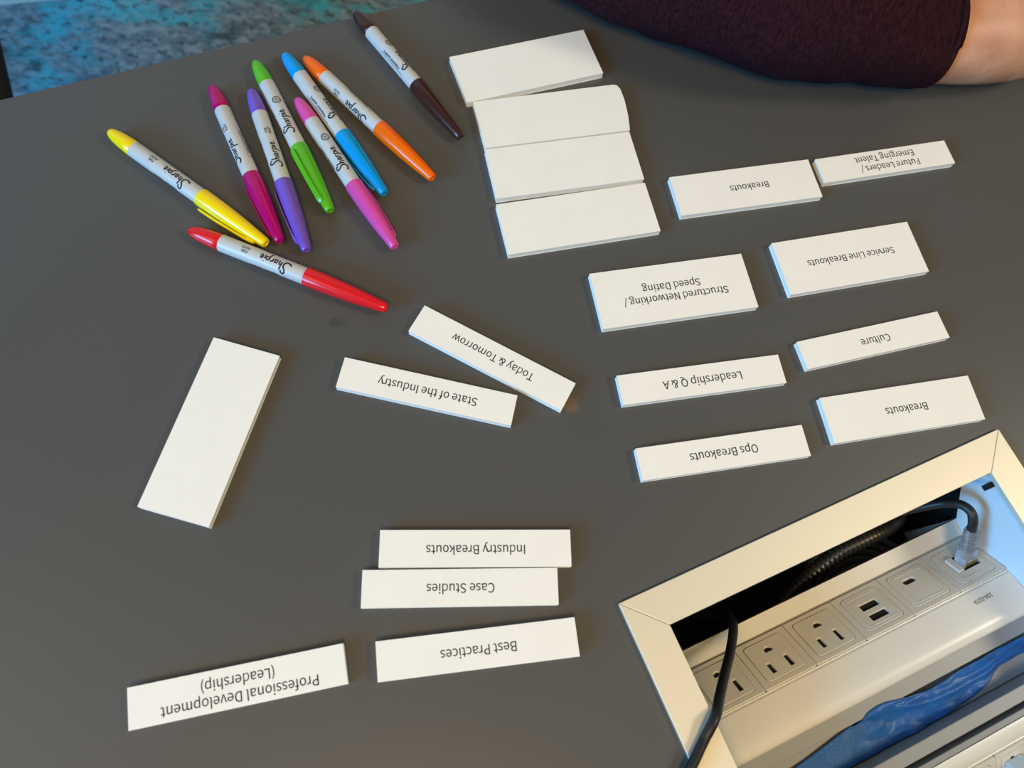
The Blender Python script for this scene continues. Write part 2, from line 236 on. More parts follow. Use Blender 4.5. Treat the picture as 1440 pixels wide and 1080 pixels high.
for (sx, sy, rr, c, amt) in ((-118.1, 177.4, 5, (0.03, 0.027, 0.03, 1), 0.4), (-113, 180, 3.5, (0.03, 0.027, 0.03, 1), 0.3), (38.5, 161.5, 6, (0.22, 0.13, 0.07, 1), 0.5)):
    sb = N('ShaderNodeVectorMath', operation='DISTANCE'); nt.links.new(geo.outputs['Position'], sb.inputs[0]); sb.inputs[1].default_value = W(sx, sy)
    n3 = N('ShaderNodeTexNoise'); n3.inputs['Scale'].default_value = 260; nt.links.new(geo.outputs['Position'], n3.inputs['Vector'])
    m1 = N('ShaderNodeMath', operation='MULTIPLY_ADD'); m1.inputs[1].default_value = 0.010; m1.inputs[2].default_value = -0.005; nt.links.new(n3.outputs['Fac'], m1.inputs[0])
    ad = N('ShaderNodeMath', operation='ADD'); nt.links.new(sb.outputs['Value'], ad.inputs[0]); nt.links.new(m1.outputs[0], ad.inputs[1])
    mr = N('ShaderNodeMapRange'); mr.inputs['From Min'].default_value = rr*0.3/1000; mr.inputs['From Max'].default_value = rr/1000
    mr.inputs['To Min'].default_value = amt; mr.inputs['To Max'].default_value = 0; nt.links.new(ad.outputs[0], mr.inputs['Value'])
    colr = mix(mr.outputs[0], colr, c)
nt.links.new(colr, b.inputs['Base Color'])

# carpet: mottled blue, slate and near-black
M_carpet = bpy.data.materials.new('mottled_blue_carpet'); M_carpet.use_nodes = True
nt = M_carpet.node_tree; b = nt.nodes['Principled BSDF']; b.inputs['Roughness'].default_value = 0.95; b.inputs['Specular IOR Level'].default_value = 0.1
geo = nt.nodes.new('ShaderNodeNewGeometry')
def carpet_noise(scale, detail, p0, p1, off):
    mp = N('ShaderNodeMapping'); mp.inputs['Location'].default_value = off; mp.inputs['Rotation'].default_value = (0, 0, rad(-40)); mp.inputs['Scale'].default_value = (0.75, 1.25, 1)
    nt.links.new(geo.outputs['Position'], mp.inputs[0])
    n = N('ShaderNodeTexNoise'); n.inputs['Scale'].default_value = scale; n.inputs['Detail'].default_value = detail; n.inputs['Roughness'].default_value = 0.7
    nt.links.new(mp.outputs[0], n.inputs['Vector'])
    m = N('ShaderNodeMapRange'); m.inputs['From Min'].default_value = p0; m.inputs['From Max'].default_value = p1; nt.links.new(n.outputs['Fac'], m.inputs['Value'])
    return m.outputs[0]
c0 = mix(carpet_noise(45, 4, 0.42, 0.60, (3, 1, 0)), (0.11, 0.17, 0.21, 1), (0.25, 0.32, 0.36, 1))
c1 = mix(carpet_noise(6, 7, 0.49, 0.62, (0.3, 0.7, 0)), c0, (0.06, 0.40, 0.50, 1))
c2 = mix(carpet_noise(7, 8, 0.53, 0.66, (5.1, 2.3, 0)), c1, (0.03, 0.05, 0.06, 1))
c3 = mix(carpet_noise(60, 3, 0.52, 0.64, (1, 8, 0)), c2, (0.06, 0.09, 0.11, 1))
nt.links.new(c3, b.inputs['Base Color'])

# ------------------------------------------------------------------ setting
bm = bmesh.new(); bm_box(bm, (-3200, -2600, -20), (3200, 3200, 0)); fl = from_bm('floor', bm, M_carpet); fl['kind'] = 'structure'
# wall line beyond the table with its pale skirting board
wl = empty('wall_back', (-1.123, 0.950, 0), rad(25.6)); wl['kind'] = 'structure'
bm = bmesh.new(); bm_box(bm, (-1600, 10, 0), (3400, 110, 2600)); from_bm('wall_surface', bm, M_wall, wl)
bb = empty('baseboard_back', (-1.123, 0.950, 0), rad(25.6)); bb['kind'] = 'structure'
bm = bmesh.new(); bm_box(bm, (-1600, -4, 0), (3400, 9.9, 100), 2); from_bm('board', bm, M_base, bb)

# ------------------------------------------------------------------ table
TA = rad(34.75); BA = rad(36.249)
BO = Vector((88.6, 51.0))                                  # outer far corner of the cable box (mm)
bux = Vector((math.cos(BA), math.sin(BA))); buy = Vector((math.sin(BA), -math.cos(BA)))
def box_pt(x, y): return BO + bux*x + buy*y                # box coordinates: x along, y towards the photographer
tux = Vector((math.cos(TA), math.sin(TA))); tuy = Vector((math.sin(TA), -math.cos(TA)))
E0 = Vector((-132.0, 452.7))
table = empty('meeting_table', (0, 0, 0)); tag(table, 'dark grey laminate meeting table carrying the cards, markers and power box', 'table')
outer = [E0 + tux*a + tuy*c for a, c in ((-780, 0), (1500, 0), (1500, 1180), (-780, 1180))]
hole = [box_pt(a, c) for a, c in ((8, 8), (269, 8), (269, 246), (8, 246))]
me = flat_mesh('tabletop', [outer, hole], extrude=13.5, bevel=0.5)
me.transform(Matrix.Translation((0, 0, TZ - 0.01403)))
link('tabletop', me, M_table, table)
for a, c in ((-700, 80), (1420, 80), (1420, 1100), (-700, 1100)):
    p = E0 + tux*a + tuy*c
    bm = bmesh.new(); bm_box(bm, (p.x-25, p.y-25, 0), (p.x+25, p.y+25, 711.9), 3); from_bm('leg', bm, M_steel, table)

# ------------------------------------------------------------------ cards
def card_base(name, outline, thick, loc, ang):
    """foam board: two paper skins with a core set back by a hair"""
    bm = bmesh.new()
    cx = sum(p[0] for p in outline)/len(outline); cy = sum(p[1] for p in outline)/len(outline)
    def inset(d): return [(p[0]-math.copysign(min(d, abs(p[0]-cx)), p[0]-cx), p[1]-math.copysign(min(d, abs(p[1]-cy)), p[1]-cy)) for p in outline]
    bm_prism(bm, outline, thick-0.55, thick); bm_prism(bm, inset(0.14), 0.55, thick-0.55); bm_prism(bm, outline, 0, 0.55)
    o = from_bm(name, bm, M_paper); o.location = W(*loc); o.rotation_euler = (0, 0, rad(ang)); return o
CARDS = [
 ('brk1', 127.76, 350.71, 24.51, 106.1, 31.7, 5.0, [('Breakouts', 2.44, 0.6, 17.9)], 'white card reading Breakouts beside the Future Leaders card'),
 ('fut', 226.6, 402.4, 25.59, 105.4, 20.3, 5.0, [('Future Leaders /', 2.18, -3.4, 18.0), ('Emerging Talent', 0.55, 4.58, 17.9)], 'narrow white card reading Future Leaders / Emerging Talent'),
 ('serv', 205.87, 313.99, 25.29, 104.1, 40.1, 5.0, [('Service Line Breakouts', 0.9, 0.89, 17.8)], 'wide white card reading Service Line Breakouts'),
 ('struct', 89.52, 255.84, 23.71, 107.1, 40.5, 5.0, [('Structured Networking /', 0.67, -3.79, 18.4), ('Speed Dating', -0.78, 4.36, 18.6)], 'wide white card reading Structured Networking / Speed Dating'),
 ('cult', 225.75, 255.47, 27.22, 105.1, 19.7, 5.0, [('Culture', 1.05, 0.16, 17.9)], 'narrow white card reading Culture'),
 ('lead', 116.64, 198.04, 22.42, 108.6, 19.8, 5.0, [('Leadership Q & A', 0.1, -0.06, 19.2)], 'narrow white card reading Leadership Q & A'),
 ('brk2', 247.13, 211.41, 23.05, 105.3, 30.35, 5.0, [('Breakouts', 2.62, 0.12, 17.9)], 'white card reading Breakouts nearest the aluminium power box frame'),
 ('ops', 136.36, 153.85, 22.28, 108.6, 20.2, 5.0, [('Ops Breakouts', 0.05, 0.14, 18.6)], 'narrow white card reading Ops Breakouts'),
 ('today', -16.28, 178.69, -14.71, 107.9, 20.4, 5.0, [('Today & Tomorrow', 0.48, 0.79, 18.3)], 'narrow white card reading Today & Tomorrow, tilted beside the red marker'),
 ('state', -49.16, 146.68, 1.32, 108.7, 20.0, 5.0, [('State of the Industry', 0.17, 0.41, 18.7)], 'narrow white card reading State of the Industry'),
 ('ind', 2.31, 61.75, 13.74, 109.3, 21.0, 5.0, [('Industry Breakouts', -0.1, -0.07, 18.4)], 'narrow white card reading Industry Breakouts, touching the Case Studies card'),
 ('case', -0.82, 38.75, 14.08, 109.8, 20.4, 5.0, [('Case Studies', -0.11, 0.26, 18.5)], 'narrow white card reading Case Studies, below Industry Breakouts'),
 ('best', 16.51, 9.35, 19.7, 110.2, 20.8, 5.0, [('Best Practices', 0.11, -0.16, 18.5)], 'narrow white card reading Best Practices'),
 ('prof', -101.8, -36.53, 24.33, 111.0, 20.9, 5.0, [('Professional Development', 0.62, -4.57, 18.8), ('(Leadership)', -0.18, 3.68, 18.8)], 'narrow white card reading Professional Development (Leadership)'),
]
for key, x, y, a, w, h, th, lines, label in CARDS:
    c = card_base('title_card', [(-w/2, -h/2), (w/2, -h/2), (w/2, h/2), (-w/2, h/2)], th, (x, y), a)
    tag(c, label, 'card', 'printed session cards laid out on the table')
    loops = []
    for t, dx, dy, size in lines: loops += text_loops(t, size, -dx, -dy)
    me = flat_mesh('printed_text', loops, grow=0.055)
    o = link('printed_text', me, M_ink, c); o.location = (0, 0, (th+0.04)/1000); o.rotation_euler = (0, 0, math.pi)
BLANKS = [
 (-44.88, 410.0, 31.67, 105.5, 42.3, 'blank white card, topmost of the column of four and tilted'),
 (-0.6, 332.75, 24.9, 105.7, 40.4, 'blank white card, third from the top in the column of four'),
 (17.2, 293.0, 25.6, 106.6, 39.2, 'blank white card, bottom of the column of four'),
 (-164.91, 92.99, -92.1, 108.2, 42.0, 'blank white card lying apart on the left, set nearly upright in the photo'),
]
for x, y, a, w, h, label in BLANKS:
    c = card_base('blank_card', [(-w/2, -h/2), (w/2, -h/2), (w/2, h/2), (-w/2, h/2)], 5.0, (x, y), a)
    tag(c, label, 'card', 'blank cards on the table')
P = [(-74.8, 366.2), (20.0, 411.4), (23.0, 411.6), (26.0, 409.0), (30.5, 400.5), (35.5, 387.5), (39.0, 374.9), (-57.0, 330.2)]
cx, cy = -18.0, 371.0; ca, sa = math.cos(rad(-25)), math.sin(rad(-25))
loc = [((p[0]-cx)*ca-(p[1]-cy)*sa, (p[0]-cx)*sa+(p[1]-cy)*ca) for p in P]
c = card_base('blank_card', loc, 5.0, (cx, cy), 25); tag(c, 'blank white card with a rounded corner, second from the top in the column of four', 'card', 'blank cards on the table')

# ------------------------------------------------------------------ markers
LOGO = [  # pen strokes of the script logo; x along the barrel (cap to butt), y up; x-height 1
 ([(1.55, 2.15), (1.45, 2.75), (0.95, 2.95), (0.55, 2.45), (0.75, 1.75), (1.15, 1.1), (1.1, 0.35), (0.6, -0.15), (-0.2, -0.1), (-0.75, 0.35)], 0.26),
 ([(2.05, 2.3), (1.85, 1.2), (1.7, 0.0)], 0.22), ([(1.75, 0.45), (2.1, 0.95), (2.4, 0.8), (2.35, 0.05), (2.6, 0.1)], 0.2),
 ([(3.55, 0.85), (3.15, 0.95), (2.9, 0.5), (3.05, 0.05), (3.4, 0.3), (3.6, 0.95), (3.5, 0.1), (3.75, 0.05)], 0.2),
 ([(4.1, 1.0), (4.05, 0.0)], 0.22), ([(4.05, 0.5), (4.4, 1.0), (4.75, 0.9)], 0.2),
 ([(5.15, 1.05), (5.0, 0.0), (4.8, -1.15)], 0.22), ([(5.1, 0.65), (5.45, 1.05), (5.8, 0.75), (5.65, 0.15), (5.1, 0.1)], 0.2),
 ([(6.25, 0.95), (6.15, 0.15), (6.4, 0.0)], 0.22), ([(6.36, 1.45), (6.40, 1.55)], 0.26),
 ([(6.75, 0.5), (7.25, 0.65), (7.2, 1.0), (6.85, 0.9), (6.75, 0.4), (7.05, -0.02), (7.55, 0.25)], 0.2), ([(7.95, 0.0), (8.0, 0.06)], 0.22)]
def wrap(s, t, r, phi): a = phi + t/r; return (s/1000, r/1000*math.sin(a), r/1000*math.cos(a))
def ribbon(bm, pts, w, r, phi, s0, t0, k):
    P = [p.to_2d() for p in catmull([(x, y, 0) for x, y in pts], 6)]; prev = None
    for i, p in enumerate(P):
        d = P[min(i+1, len(P)-1)] - P[max(i-1, 0)]; d = d.normalized() if d.length > 1e-6 else Vector((1, 0)); n = Vector((-d.y, d.x))*w/2
        L, R = p+n, p-n
        cur = [bm.verts.new(wrap(s0+q.x*k, t0+q.y*k, r, phi)) for q in (L, R)]
        if prev: bm.faces.new((prev[0], prev[1], cur[1], cur[0]))
        prev = cur
def small_text(bm, t, size, s_c, t_c, r, phi):
    me = flat_mesh('tmp', text_loops(t, size, s_c, t_c), grow=0.1); off = len(bm.verts)
    vs = [bm.verts.new(wrap(v.co.x*1000, v.co.y*1000, r, phi)) for v in me.vertices]
    for p in me.polygons:
        try: bm.faces.new([vs[i] for i in p.vertices])
        except ValueError: pass
    bpy.data.meshes.remove(me)
def lettering():
    bm = bmesh.new(); R = 5.6
    for phi in (0.0, math.pi):
        for pts, w in LOGO: ribbon(bm, pts, w*1.75, R, phi, 66.0, -0.9, 2.55)
    # round seal behind the first logo
    for rr, w in ((2.75, 0.6), (1.9, 0.35)):
        ribbon(bm, [(rr*math.cos(a*math.pi/8), rr*math.sin(a*math.pi/8)) for a in range(17)], w, R, 0.0, 94.5, 0.3, 1.0)
    small_text(bm, 'AP', 4.6, 94.5, 0.3, R, 0.0)
    small_text(bm, 'FINE', 5.6, 95.5, 1.6, R, math.pi); small_text(bm, 'POINT', 5.6, 95.5, -0.9, R, math.pi)
    for s in (-1, 1):
        small_text(bm, 'PERMANENT MARKER', 5.6, 81, 0, R, s*rad(82))
        ribbon(bm, [(66, 0), (94, 0)], 0.35, R, s*rad(82)+0.36, 0, 0, 1)
    me = bpy.data.meshes.new('lettering'); bm.to_mesh(me); bm.free(); return me
LETTER = lettering()
bm = bmesh.new(); bm_lathe(bm, [(54.2, 0), (54.2, 5.54), (54.4, 5.55), (113.4, 5.55), (113.6, 5.5), (113.6, 0)], 48)
bmesh.ops.recalc_face_normals(bm, faces=bm.faces); BARREL = bpy.data.meshes.new('barrel'); bm.to_mesh(BARREL); bm.free()
bm = bmesh.new(); bm_lathe(bm, [(113.65, 0), (113.65, 5.3), (114, 5.5), (119, 5.4), (124, 5.1), (129, 4.55), (133, 3.7), (135.3, 2.75), (136.6, 1.6), (137, 0)], 64, 0.06)
bmesh.ops.recalc_face_normals(bm, faces=bm.faces); BUTT = bpy.data.meshes.new('end_plug'); bm.to_mesh(BUTT); bm.free()
bm = bmesh.new(); bm_lathe(bm, [(0.7, 0), (0.6, 1.1), (0.1, 1.5), (0.0, 2.2), (0.35, 2.9), (1.4, 3.35), (4, 3.62), (8, 3.95), (14, 4.5), (22, 5.1), (32, 5.65), (42, 6.0), (54.3, 6.2), (55.0, 6.12), (55.1, 5.7), (54.15, 5.6), (54.15, 0)], 48)
bmesh.ops.recalc_face_normals(bm, faces=bm.faces); CAP = bpy.data.meshes.new('cap'); bm.to_mesh(CAP); bm.free()
bm = bmesh.new()
secs = [(7, 3.4, 4.7, 1.6), (9, 3.6, 5.6, 2.0), (11, 3.9, 6.0, 2.1), (13.5, 4.6, 6.25, 1.9), (22, 5.5, 6.9, 1.85), (35, 6.3, 7.75, 1.85), (46, 6.75, 8.15, 1.9), (50, 6.9, 8.2, 1.7), (51.6, 7.2, 7.9, 1.0)]
prev = None
for s, z0, z1, hw in secs:
    ring = [bm.verts.new((s/1000, y/1000, z/1000)) for y, z in ((-hw, z0), (-hw, z1-0.5), (-hw*0.6, z1), (hw*0.6, z1), (hw, z1-0.5), (hw, z0))]
    if prev:
        for i in range(6): bm.faces.new((prev[i], prev[(i+1) % 6], ring[(i+1) % 6], ring[i]))
    else: bm.faces.new(ring)
    prev = ring
bm.faces.new(prev[::-1]); bmesh.ops.recalc_face_normals(bm, faces=bm.faces); CLIP = bpy.data.meshes.new('clip'); bm.to_mesh(CLIP); bm.free()
for me in (BARREL, BUTT, CAP):
    for p in me.polygons: p.use_smooth = True
    me.set_sharp_from_angle(angle=rad(40))
def marker(label, color, butt, tip, lat, side, clip_lat, group='marker pens scattered on the table', z_add=0.0):
    """lat: where the logo sits across the barrel as seen from above (-1..1); side 0/1 picks the logo; clip_lat likewise, None hides it underneath"""
    cm = new_mat('marker_'+label.split()[0]+'_plastic', color, rough=0.2, spec=0.5)
    A = Vector(butt); B = Vector(tip); d = A - B; L = d.length; k = L/137.0
    root = empty('marker_pen', W(B.x, B.y, 6.2*k + z_add), math.atan2(d.y, d.x)); root.scale = (k, k, k)
    root.rotation_euler = (0, rad(0.55), math.atan2(d.y, d.x))
    tag(root, label, 'marker', group)
    mid = W((A.x+B.x)/2, (A.y+B.y)/2, 6); v = CAMPOS - mid; yd = Vector((-d.y, d.x, 0)).normalized()
    pc = math.atan2(v.dot(yd), v.z)
    phi = pc + math.asin(lat) - (math.pi if side else 0)
    def part(name, me, m, ang=0.0, par=root):
        me = me.copy(); o = link(name, me, m, par); o.rotation_euler = (-ang, 0, 0); return o
    part('barrel', BARREL, M_barrel); part('lettering', LETTER, M_ink, phi)
    part('end_plug', BUTT, cm); cap = part('cap', CAP, cm)
    part('clip', CLIP, cm, clip_lat, cap)
    return root
ANG = rad
marker('yellow marker pen, leftmost of the scattered markers', (0.93, 0.70, 0.0), (-302.3, 271.7), (-174.5, 217.5), -0.45, 1, ANG(104))
marker('red marker pen lying below the other markers', (0.72, 0.012, 0.018), (-225.5, 214.5), (-88.0, 193.4), -0.42, 1, ANG(-132))
marker('magenta marker pen between the yellow and purple markers', (0.42, 0.0, 0.13), (-251.9, 326.7), (-166.8, 221.3), 0.58, 1, ANG(128))
marker('purple marker pen beside the green marker', (0.17, 0.085, 0.50), (-225.7, 331.6), (-148.3, 219.4), -0.4, 1, ANG(104))
marker('green marker pen with its clip facing up', (0.10, 0.45, 0.012), (-231.2, 355.9), (-143.0, 251.9), -0.28, 0, ANG(47))
marker('pink marker pen lying against the blue marker', (0.66, 0.075, 0.36), (-193.6, 333.1), (-94.9, 237.1), -0.42, 0, ANG(-118))
marker('sky blue marker pen between the pink and orange markers', (0.0, 0.30, 0.72), (-214.1, 368.0), (-112.8, 274.3), -0.88, 0, ANG(122))
marker('orange marker pen beside the blue marker', (0.90, 0.145, 0.0), (-199.8, 369.1), (-85.1, 295.2), 0.40, 1, ANG(-134))
marker('dark brown marker pen nearest the blank cards', (0.045, 0.014, 0.010), (-178.3, 420.2), (-75.4, 333.4), -0.9, 0, ANG(-134))

# ------------------------------------------------------------------ cable box let into the table
def box_empty(name): return empty(name, W(BO.x, BO.y, 0), BA)
fb = lambda x, y, z: (x/1000, -y/1000, z/1000)             # box coordinates (mm) -> local metres
XW, YW, RW = 277.0, 254.0, 22.0
cb = box_empty('cable_box'); tag(cb, 'satin aluminium framed power box sunk into the grey table', 'power box')
def frame_rail(poly):
    bm = bmesh.new(); bm_prism(bm, poly, -1.0, 2.6, fb, 0.35); return from_bm('frame_rail', bm, M_alu, cb)
g = 0.12
frame_rail([(g, 0), (XW-g, 0), (XW-RW-g, RW), (RW+g, RW)]); frame_rail([(0, g), (RW, RW+g), (RW, YW-RW-g), (0, YW-g)])
frame_rail([(XW, g), (XW, YW-g), (XW-RW, YW-RW-g), (XW-RW, RW+g)]); frame_rail([(g, YW), (RW+g, YW-RW), (XW-RW-g, YW-RW), (XW-g, YW)])
# inner side panels (profile y, z), black far and near walls and floor
pan = [(22, -1.1), (22, -29), (43.5, -54), (43.5, -118), (210.5, -118), (210.5, -54), (232, -29), (232, -1.1)]
for x0 in (257.0, 18.5):
    bm = bmesh.new(); bm_prism(bm, pan, x0, x0+1.5, lambda u, v, w: fb(w, u, v)); from_bm('side_panel', bm, M_panel, cb)
bm = bmesh.new()
for lo, hi in (((12, -19, -120), (265, -17, -1.2)), ((12, -237, -120), (265, -235, -1.2)), ((12, -235, -120), (265, -19, -118.2)), ((262, -235, -118.1), (265, -19, -1.2)), ((12, -235, -118.1), (15, -19, -1.2))):
    bm_box(bm, lo, hi)
from_bm('tub', bm, M_black, cb)
bm = bmesh.new(); bm_box(bm, (250.5, -31.0, -7), (256.9, -27.5, -3.5), 0.4); from_bm('latch', bm, M_black, cb)
# central tray with its two aluminium rails
bm = bmesh.new(); bm_prism(bm, [(112.4, -60), (112.4, -40), (121, -40), (121.6, -46), (142.5, -46), (142.5, -60)], 20.2, 256.8, lambda u, v, w: fb(w, u, v), 0.2); from_bm('tray', bm, M_alu2, cb)
for y0, y1, zt in ((143.0, 151.2, -30), (154.2, 158.0, -30)):
    bm = bmesh.new(); bm_prism(bm, [(y0, -60), (y0, zt), (y1, zt-0.6), (y1, -60)], 20.2, 256.8, lambda u, v, w: fb(w, u, v), 0.5); from_bm('tray_rail', bm, M_alu2, cb)

# power strips ------------------------------------------------------
TILT = rad(40); F0 = (55.8, -57.6)
def power_strip(label, mirror, plug_cols):
    root = box_empty('power_strip'); tag(root, label, 'power strip', 'power strips in the table box')
    YM = 253.2
    my = (lambda y: YM - y) if mirror else (lambda y: y)
    ex = lambda u, v, w: fb(w, my(u), v)
    back = [(43.7, -62), (43.7, -55.2), (54.4, -57.0), (54.9, -57.6), (55.0, -60.0), (57.5, -59.7), (81.4, -39.6), (83.0, -38.2), (83.0, -44.5), (58, -66)]
    bm = bmesh.new(); bm_prism(bm, back, 21.0, 256.6, ex); from_bm('housing', bm, M_cream, root)
    if not mirror:
        cov = [(83.2, -36.8), (84.0, -36.8), (85.0, -35.6), (92, -33.0), (98, -31.1), (102, -30.2), (105, -29.9), (107.5, -30.4), (109.5, -31.6), (110.8, -33.4), (111.4, -36), (111.4, -39.6), (112.2, -40), (112.2, -44.6), (83.2, -44.6)]
    else:
        cov = [(83.2, -36.8), (84.0, -36.8), (85.0, -35.0), (87.5, -32.6), (90, -31.2), (93, -30.3), (95.0, -30.4), (95.0, -44.6), (83.2, -44.6)]
    bm = bmesh.new(); bm_prism(bm, cov, 21.0, 256.6, ex); o = from_bm('front_cover', bm, M_white, root, True); o.data.set_sharp_from_angle(angle=rad(28))
    ct, st = math.cos(TILT), math.sin(TILT)
    def face_mat(xc, s, n):
        """local frame on the sloping face: u along the strip, v down to the back, w out of the face"""
        if not mirror:
            O = Vector(fb(xc, F0[0] + s*ct - n*st, F0[1] + s*st + n*ct)); U = Vector((1, 0, 0)); Vv = Vector((0, ct, -st)); Nn = Vector((0, st, ct))
        else:
            O = Vector(fb(xc, YM - (F0[0] + s*ct - n*st), F0[1] + s*st + n*ct)); U = Vector((-1, 0, 0)); Vv = Vector((0, -ct, -st)); Nn = Vector((0, -st, ct))
        m = Matrix.Identity(4)
        for i in range(3): m[i][0], m[i][1], m[i][2], m[i][3] = U[i], Vv[i], Nn[i], O[i]
        return m
    def put(name, me, m, mat, par, smooth=False):
        o = link(name, me, m, par); 
        o.matrix_local = mat if par is root else par.matrix_local.inverted() @ mat
        return o
    names = ['outlet', 'outlet', 'outlet', 'usb_port_module', 'usb_c_module', 'network_jack_module']
    for i, nm in enumerate(names):
        xc = 32.2 + 37.42*(i+0.5); xc2 = xc if not mirror else 288.7 - xc
        C = face_mat(xc2, 17.35, 0.0)
        win = rrect(0, 0, 28.4, 27.4, 2.6)
        base = flat_mesh('plate', [rrect(0, 0, 37.0, 33.6, 0.8, 3), win], 0.75, 0.18)
        base.transform(Matrix.Translation((0, 0, -0.0009)))
        plate = put(nm, base, M_cream, C, root)
        holes = []
        if nm == 'outlet':
            gnd = [(2.9*math.cos(rad(a)), 5.6 + 2.9*math.sin(rad(a))) for a in range(-20, 201, 20)]
            holes = [gnd, rrect(-6.35, -5.8, 2.9, 7.4, 0.2, 2), rrect(6.35, -5.8, 2.9, 8.6, 0.2, 2)]
        elif nm == 'usb_port_module': holes = [rrect(0.5, 2.6, 13, 5.0, 0.3, 2), rrect(0.5, -6.0, 13, 5.0, 0.3, 2)]
        elif nm == 'usb_c_module': holes = [rrect(-2.0, 5.2, 9.4, 3.9, 1.7)]
        else: holes = [rrect(0.5, 0.5, 19.0, 12.6, 0.4, 2)]
        ins = flat_mesh('insert', [rrect(0, 0, 27.9, 26.9, 2.4)] + holes, 0.8, 0.22)
        ins.transform(Matrix.Translation((0, 0, -0.00055 if nm == 'outlet' else -0.0007)))
        if nm == 'outlet':
            # extra seam: raised rounded square around the holes
            pass
        put('insert', ins, M_cream, C, plate)
        rim = flat_mesh('rim', [rrect(0, 0, 23.2, 22.4, 2.0), rrect(0, 0, 22.2, 21.4, 1.6)], 0.12, 0.1)
        if nm != 'outlet' : put('rim', rim, M_cream, C @ Matrix.Translation((0, 0, 0.0003)), plate)
        bm = bmesh.new(); bm_box(bm, (-13.5, -13, -1.95), (13.5, 13, -1.75)); me = bpy.data.meshes.new('hole_shade_sheet'); bm.to_mesh(me); bm.free()  # plain dark sheet behind the holes, their inner shade put into its colour
        put('hole_shade_sheet', me, M_hole, C, plate)
        if nm == 'usb_port_module':
            bm = bmesh.new()
            for yy in (2.6, -6.0): bm_box(bm, (-4.8, yy-0.2, -1.7), (5.6, yy+1.6, -0.5))
            me = bpy.data.meshes.new('tongue'); bm.to_mesh(me); bm.free(); put('tongue', me, M_hole, C, plate)
            mk = flat_mesh('embossed_mark', [rrect(-6.5, 7.3, 4.2, 3.0, 0.3, 2)], 0.08, 0.05); put('embossed_mark', mk, M_cream, C @ Matrix.Translation((0, 0, 0.00035)), plate)
        if nm == 'network_jack_module' and not mirror:
            bm = bmesh.new(); bm_box(bm, (-8.8, -5.6, -1.7), (-4.4, 6.2, 1.9), 0.3); me = bpy.data.meshes.new('shutter'); bm.to_mesh(me); bm.free(); put('shutter', me, M_white, C, plate)
    if not mirror:
        t = flat_mesh('printed_code', text_loops('15A-027A', 9.5))
        o = link('printed_code', t, M_ink, root)
        # on the cover, reading from the far side
        O = Vector(fb(228, 91.0, -33.25)); sl = math.atan2(2.6, 7.0)
        m = Matrix.Identity(4); U = Vector((-1, 0, 0)); Vv = Vector((0, -math.cos(sl), math.sin(sl))); Nn = Vector((0, math.sin(sl), math.cos(sl)))
        for i in range(3): m[i][0], m[i][1], m[i][2], m[i][3] = U[i], Vv[i], Nn[i], O[i] + Nn[i]*0.00012
        o.matrix_local = m
    return root, face_mat
strip, face = power_strip('cream power strip with outlets and ports, at the far side of the table box', False, None)
strip2, face2 = power_strip('pale power strip beyond the blue tape, cut by the bottom right corner', True, None)

# blue painter's tape crumpled in the tray ---------------------------
tp = box_empty('tape_strip'); tag(tp, "crumpled strip of blue painter's tape lying along the tray of the power box", 'tape')
far_e = [(22, 130.5), (60, 128.5), (77, 127), (110, 122.5), (118, 121.2), (124, 119), (131, 118.3), (137, 118.6), (150, 121.5), (166, 124.2), (180, 123.6), (191, 123), (215, 122.3), (244, 122.6), (255, 123)]
near_e = [(22, 142.2), (60, 142.2), (110, 142.2), (140, 142.2), (154, 142.2), (170, 142), (189, 141.2), (200, 139.6), (210, 137.6), (216, 134.5), (221, 132.6), (237, 132.2), (255, 133)]
def interp(T, x):
    for (a, b_), (c_, d_) in zip(T, T[1:]):
        if x <= c_: return b_ + (d_-b_)*(x-a)/(c_-a)
    return T[-1][1]
bm = bmesh.new(); rows = []
nx, ny = 160, 18
for i in range(nx+1):
    x = 22 + (255-22)*i/nx; y0 = interp(far_e, x); y1 = interp(near_e, x); row = []
    lift = max(0, min(1, (x-105)/25))
    for j in range(ny+1):
        f_ = j/ny; y = y0 + (y1-y0)*f_
        z = -45.2 + 4.6*(1-f_)*(1-f_)*max(0.25, lift) + lift*(1.6*math.sin(x*0.11 + f_*4.0)*math.sin(f_*math.pi) + 2.2*noise.noise(Vector((x*0.05, y*0.12, 3.1))) + 0.7*noise.noise(Vector((x*0.16, y*0.3, 7.7))) + 1.5*abs(noise.noise(Vector((x*0.07 + y*0.12, y*0.25 - x*0.03, 1.7)))))
        cr_ = abs(f_ - (0.25 + 0.006*(x-150)))
        if x > 125: z += 2.2*math.exp(-(cr_*9)**2)*lift
        z = max(z, -45.4 if y > 122.3 else -39.5)
        row.append(bm.verts.new(fb(x, y, z)))
    rows.append(row)
for i in range(nx):
    for j in range(ny): bm.faces.new((rows[i][j], rows[i+1][j], rows[i+1][j+1], rows[i][j+1]))
o = from_bm('tape', bm, M_tape, tp, True); md = o.modifiers.new('thickness', 'SOLIDIFY'); md.thickness = 0.00015; md.offset = 1

# cords and cables ----------------------------------------------------
tb = lambda p: Vector(fb(p.x, p.y, p.z))
pc = box_empty('extension_cord'); tag(pc, 'black cord rising out of the power box over its left frame rail', 'cord')
bm = bmesh.new(); bm_tube(bm, [(40, 30, -110), (66, 34, -92), (78, 37, -70), (77.5, 38.2, -58), (73.6, 43.0, -48), (61.7, 53, -38), (47.4, 60.7, -23), (33.9, 67.3, -7), (21.5, 74, 6.8), (10, 82, 6.0), (-3, 91, 6.0), (-16, 100, 3.7), (-34, 113, 3.1), (-60, 135, 3.1), (-95, 180, 3.1), (-120, 240, 3.1)], 2.95, 14, tb)
from_bm('cord', bm, M_cable, pc, True)

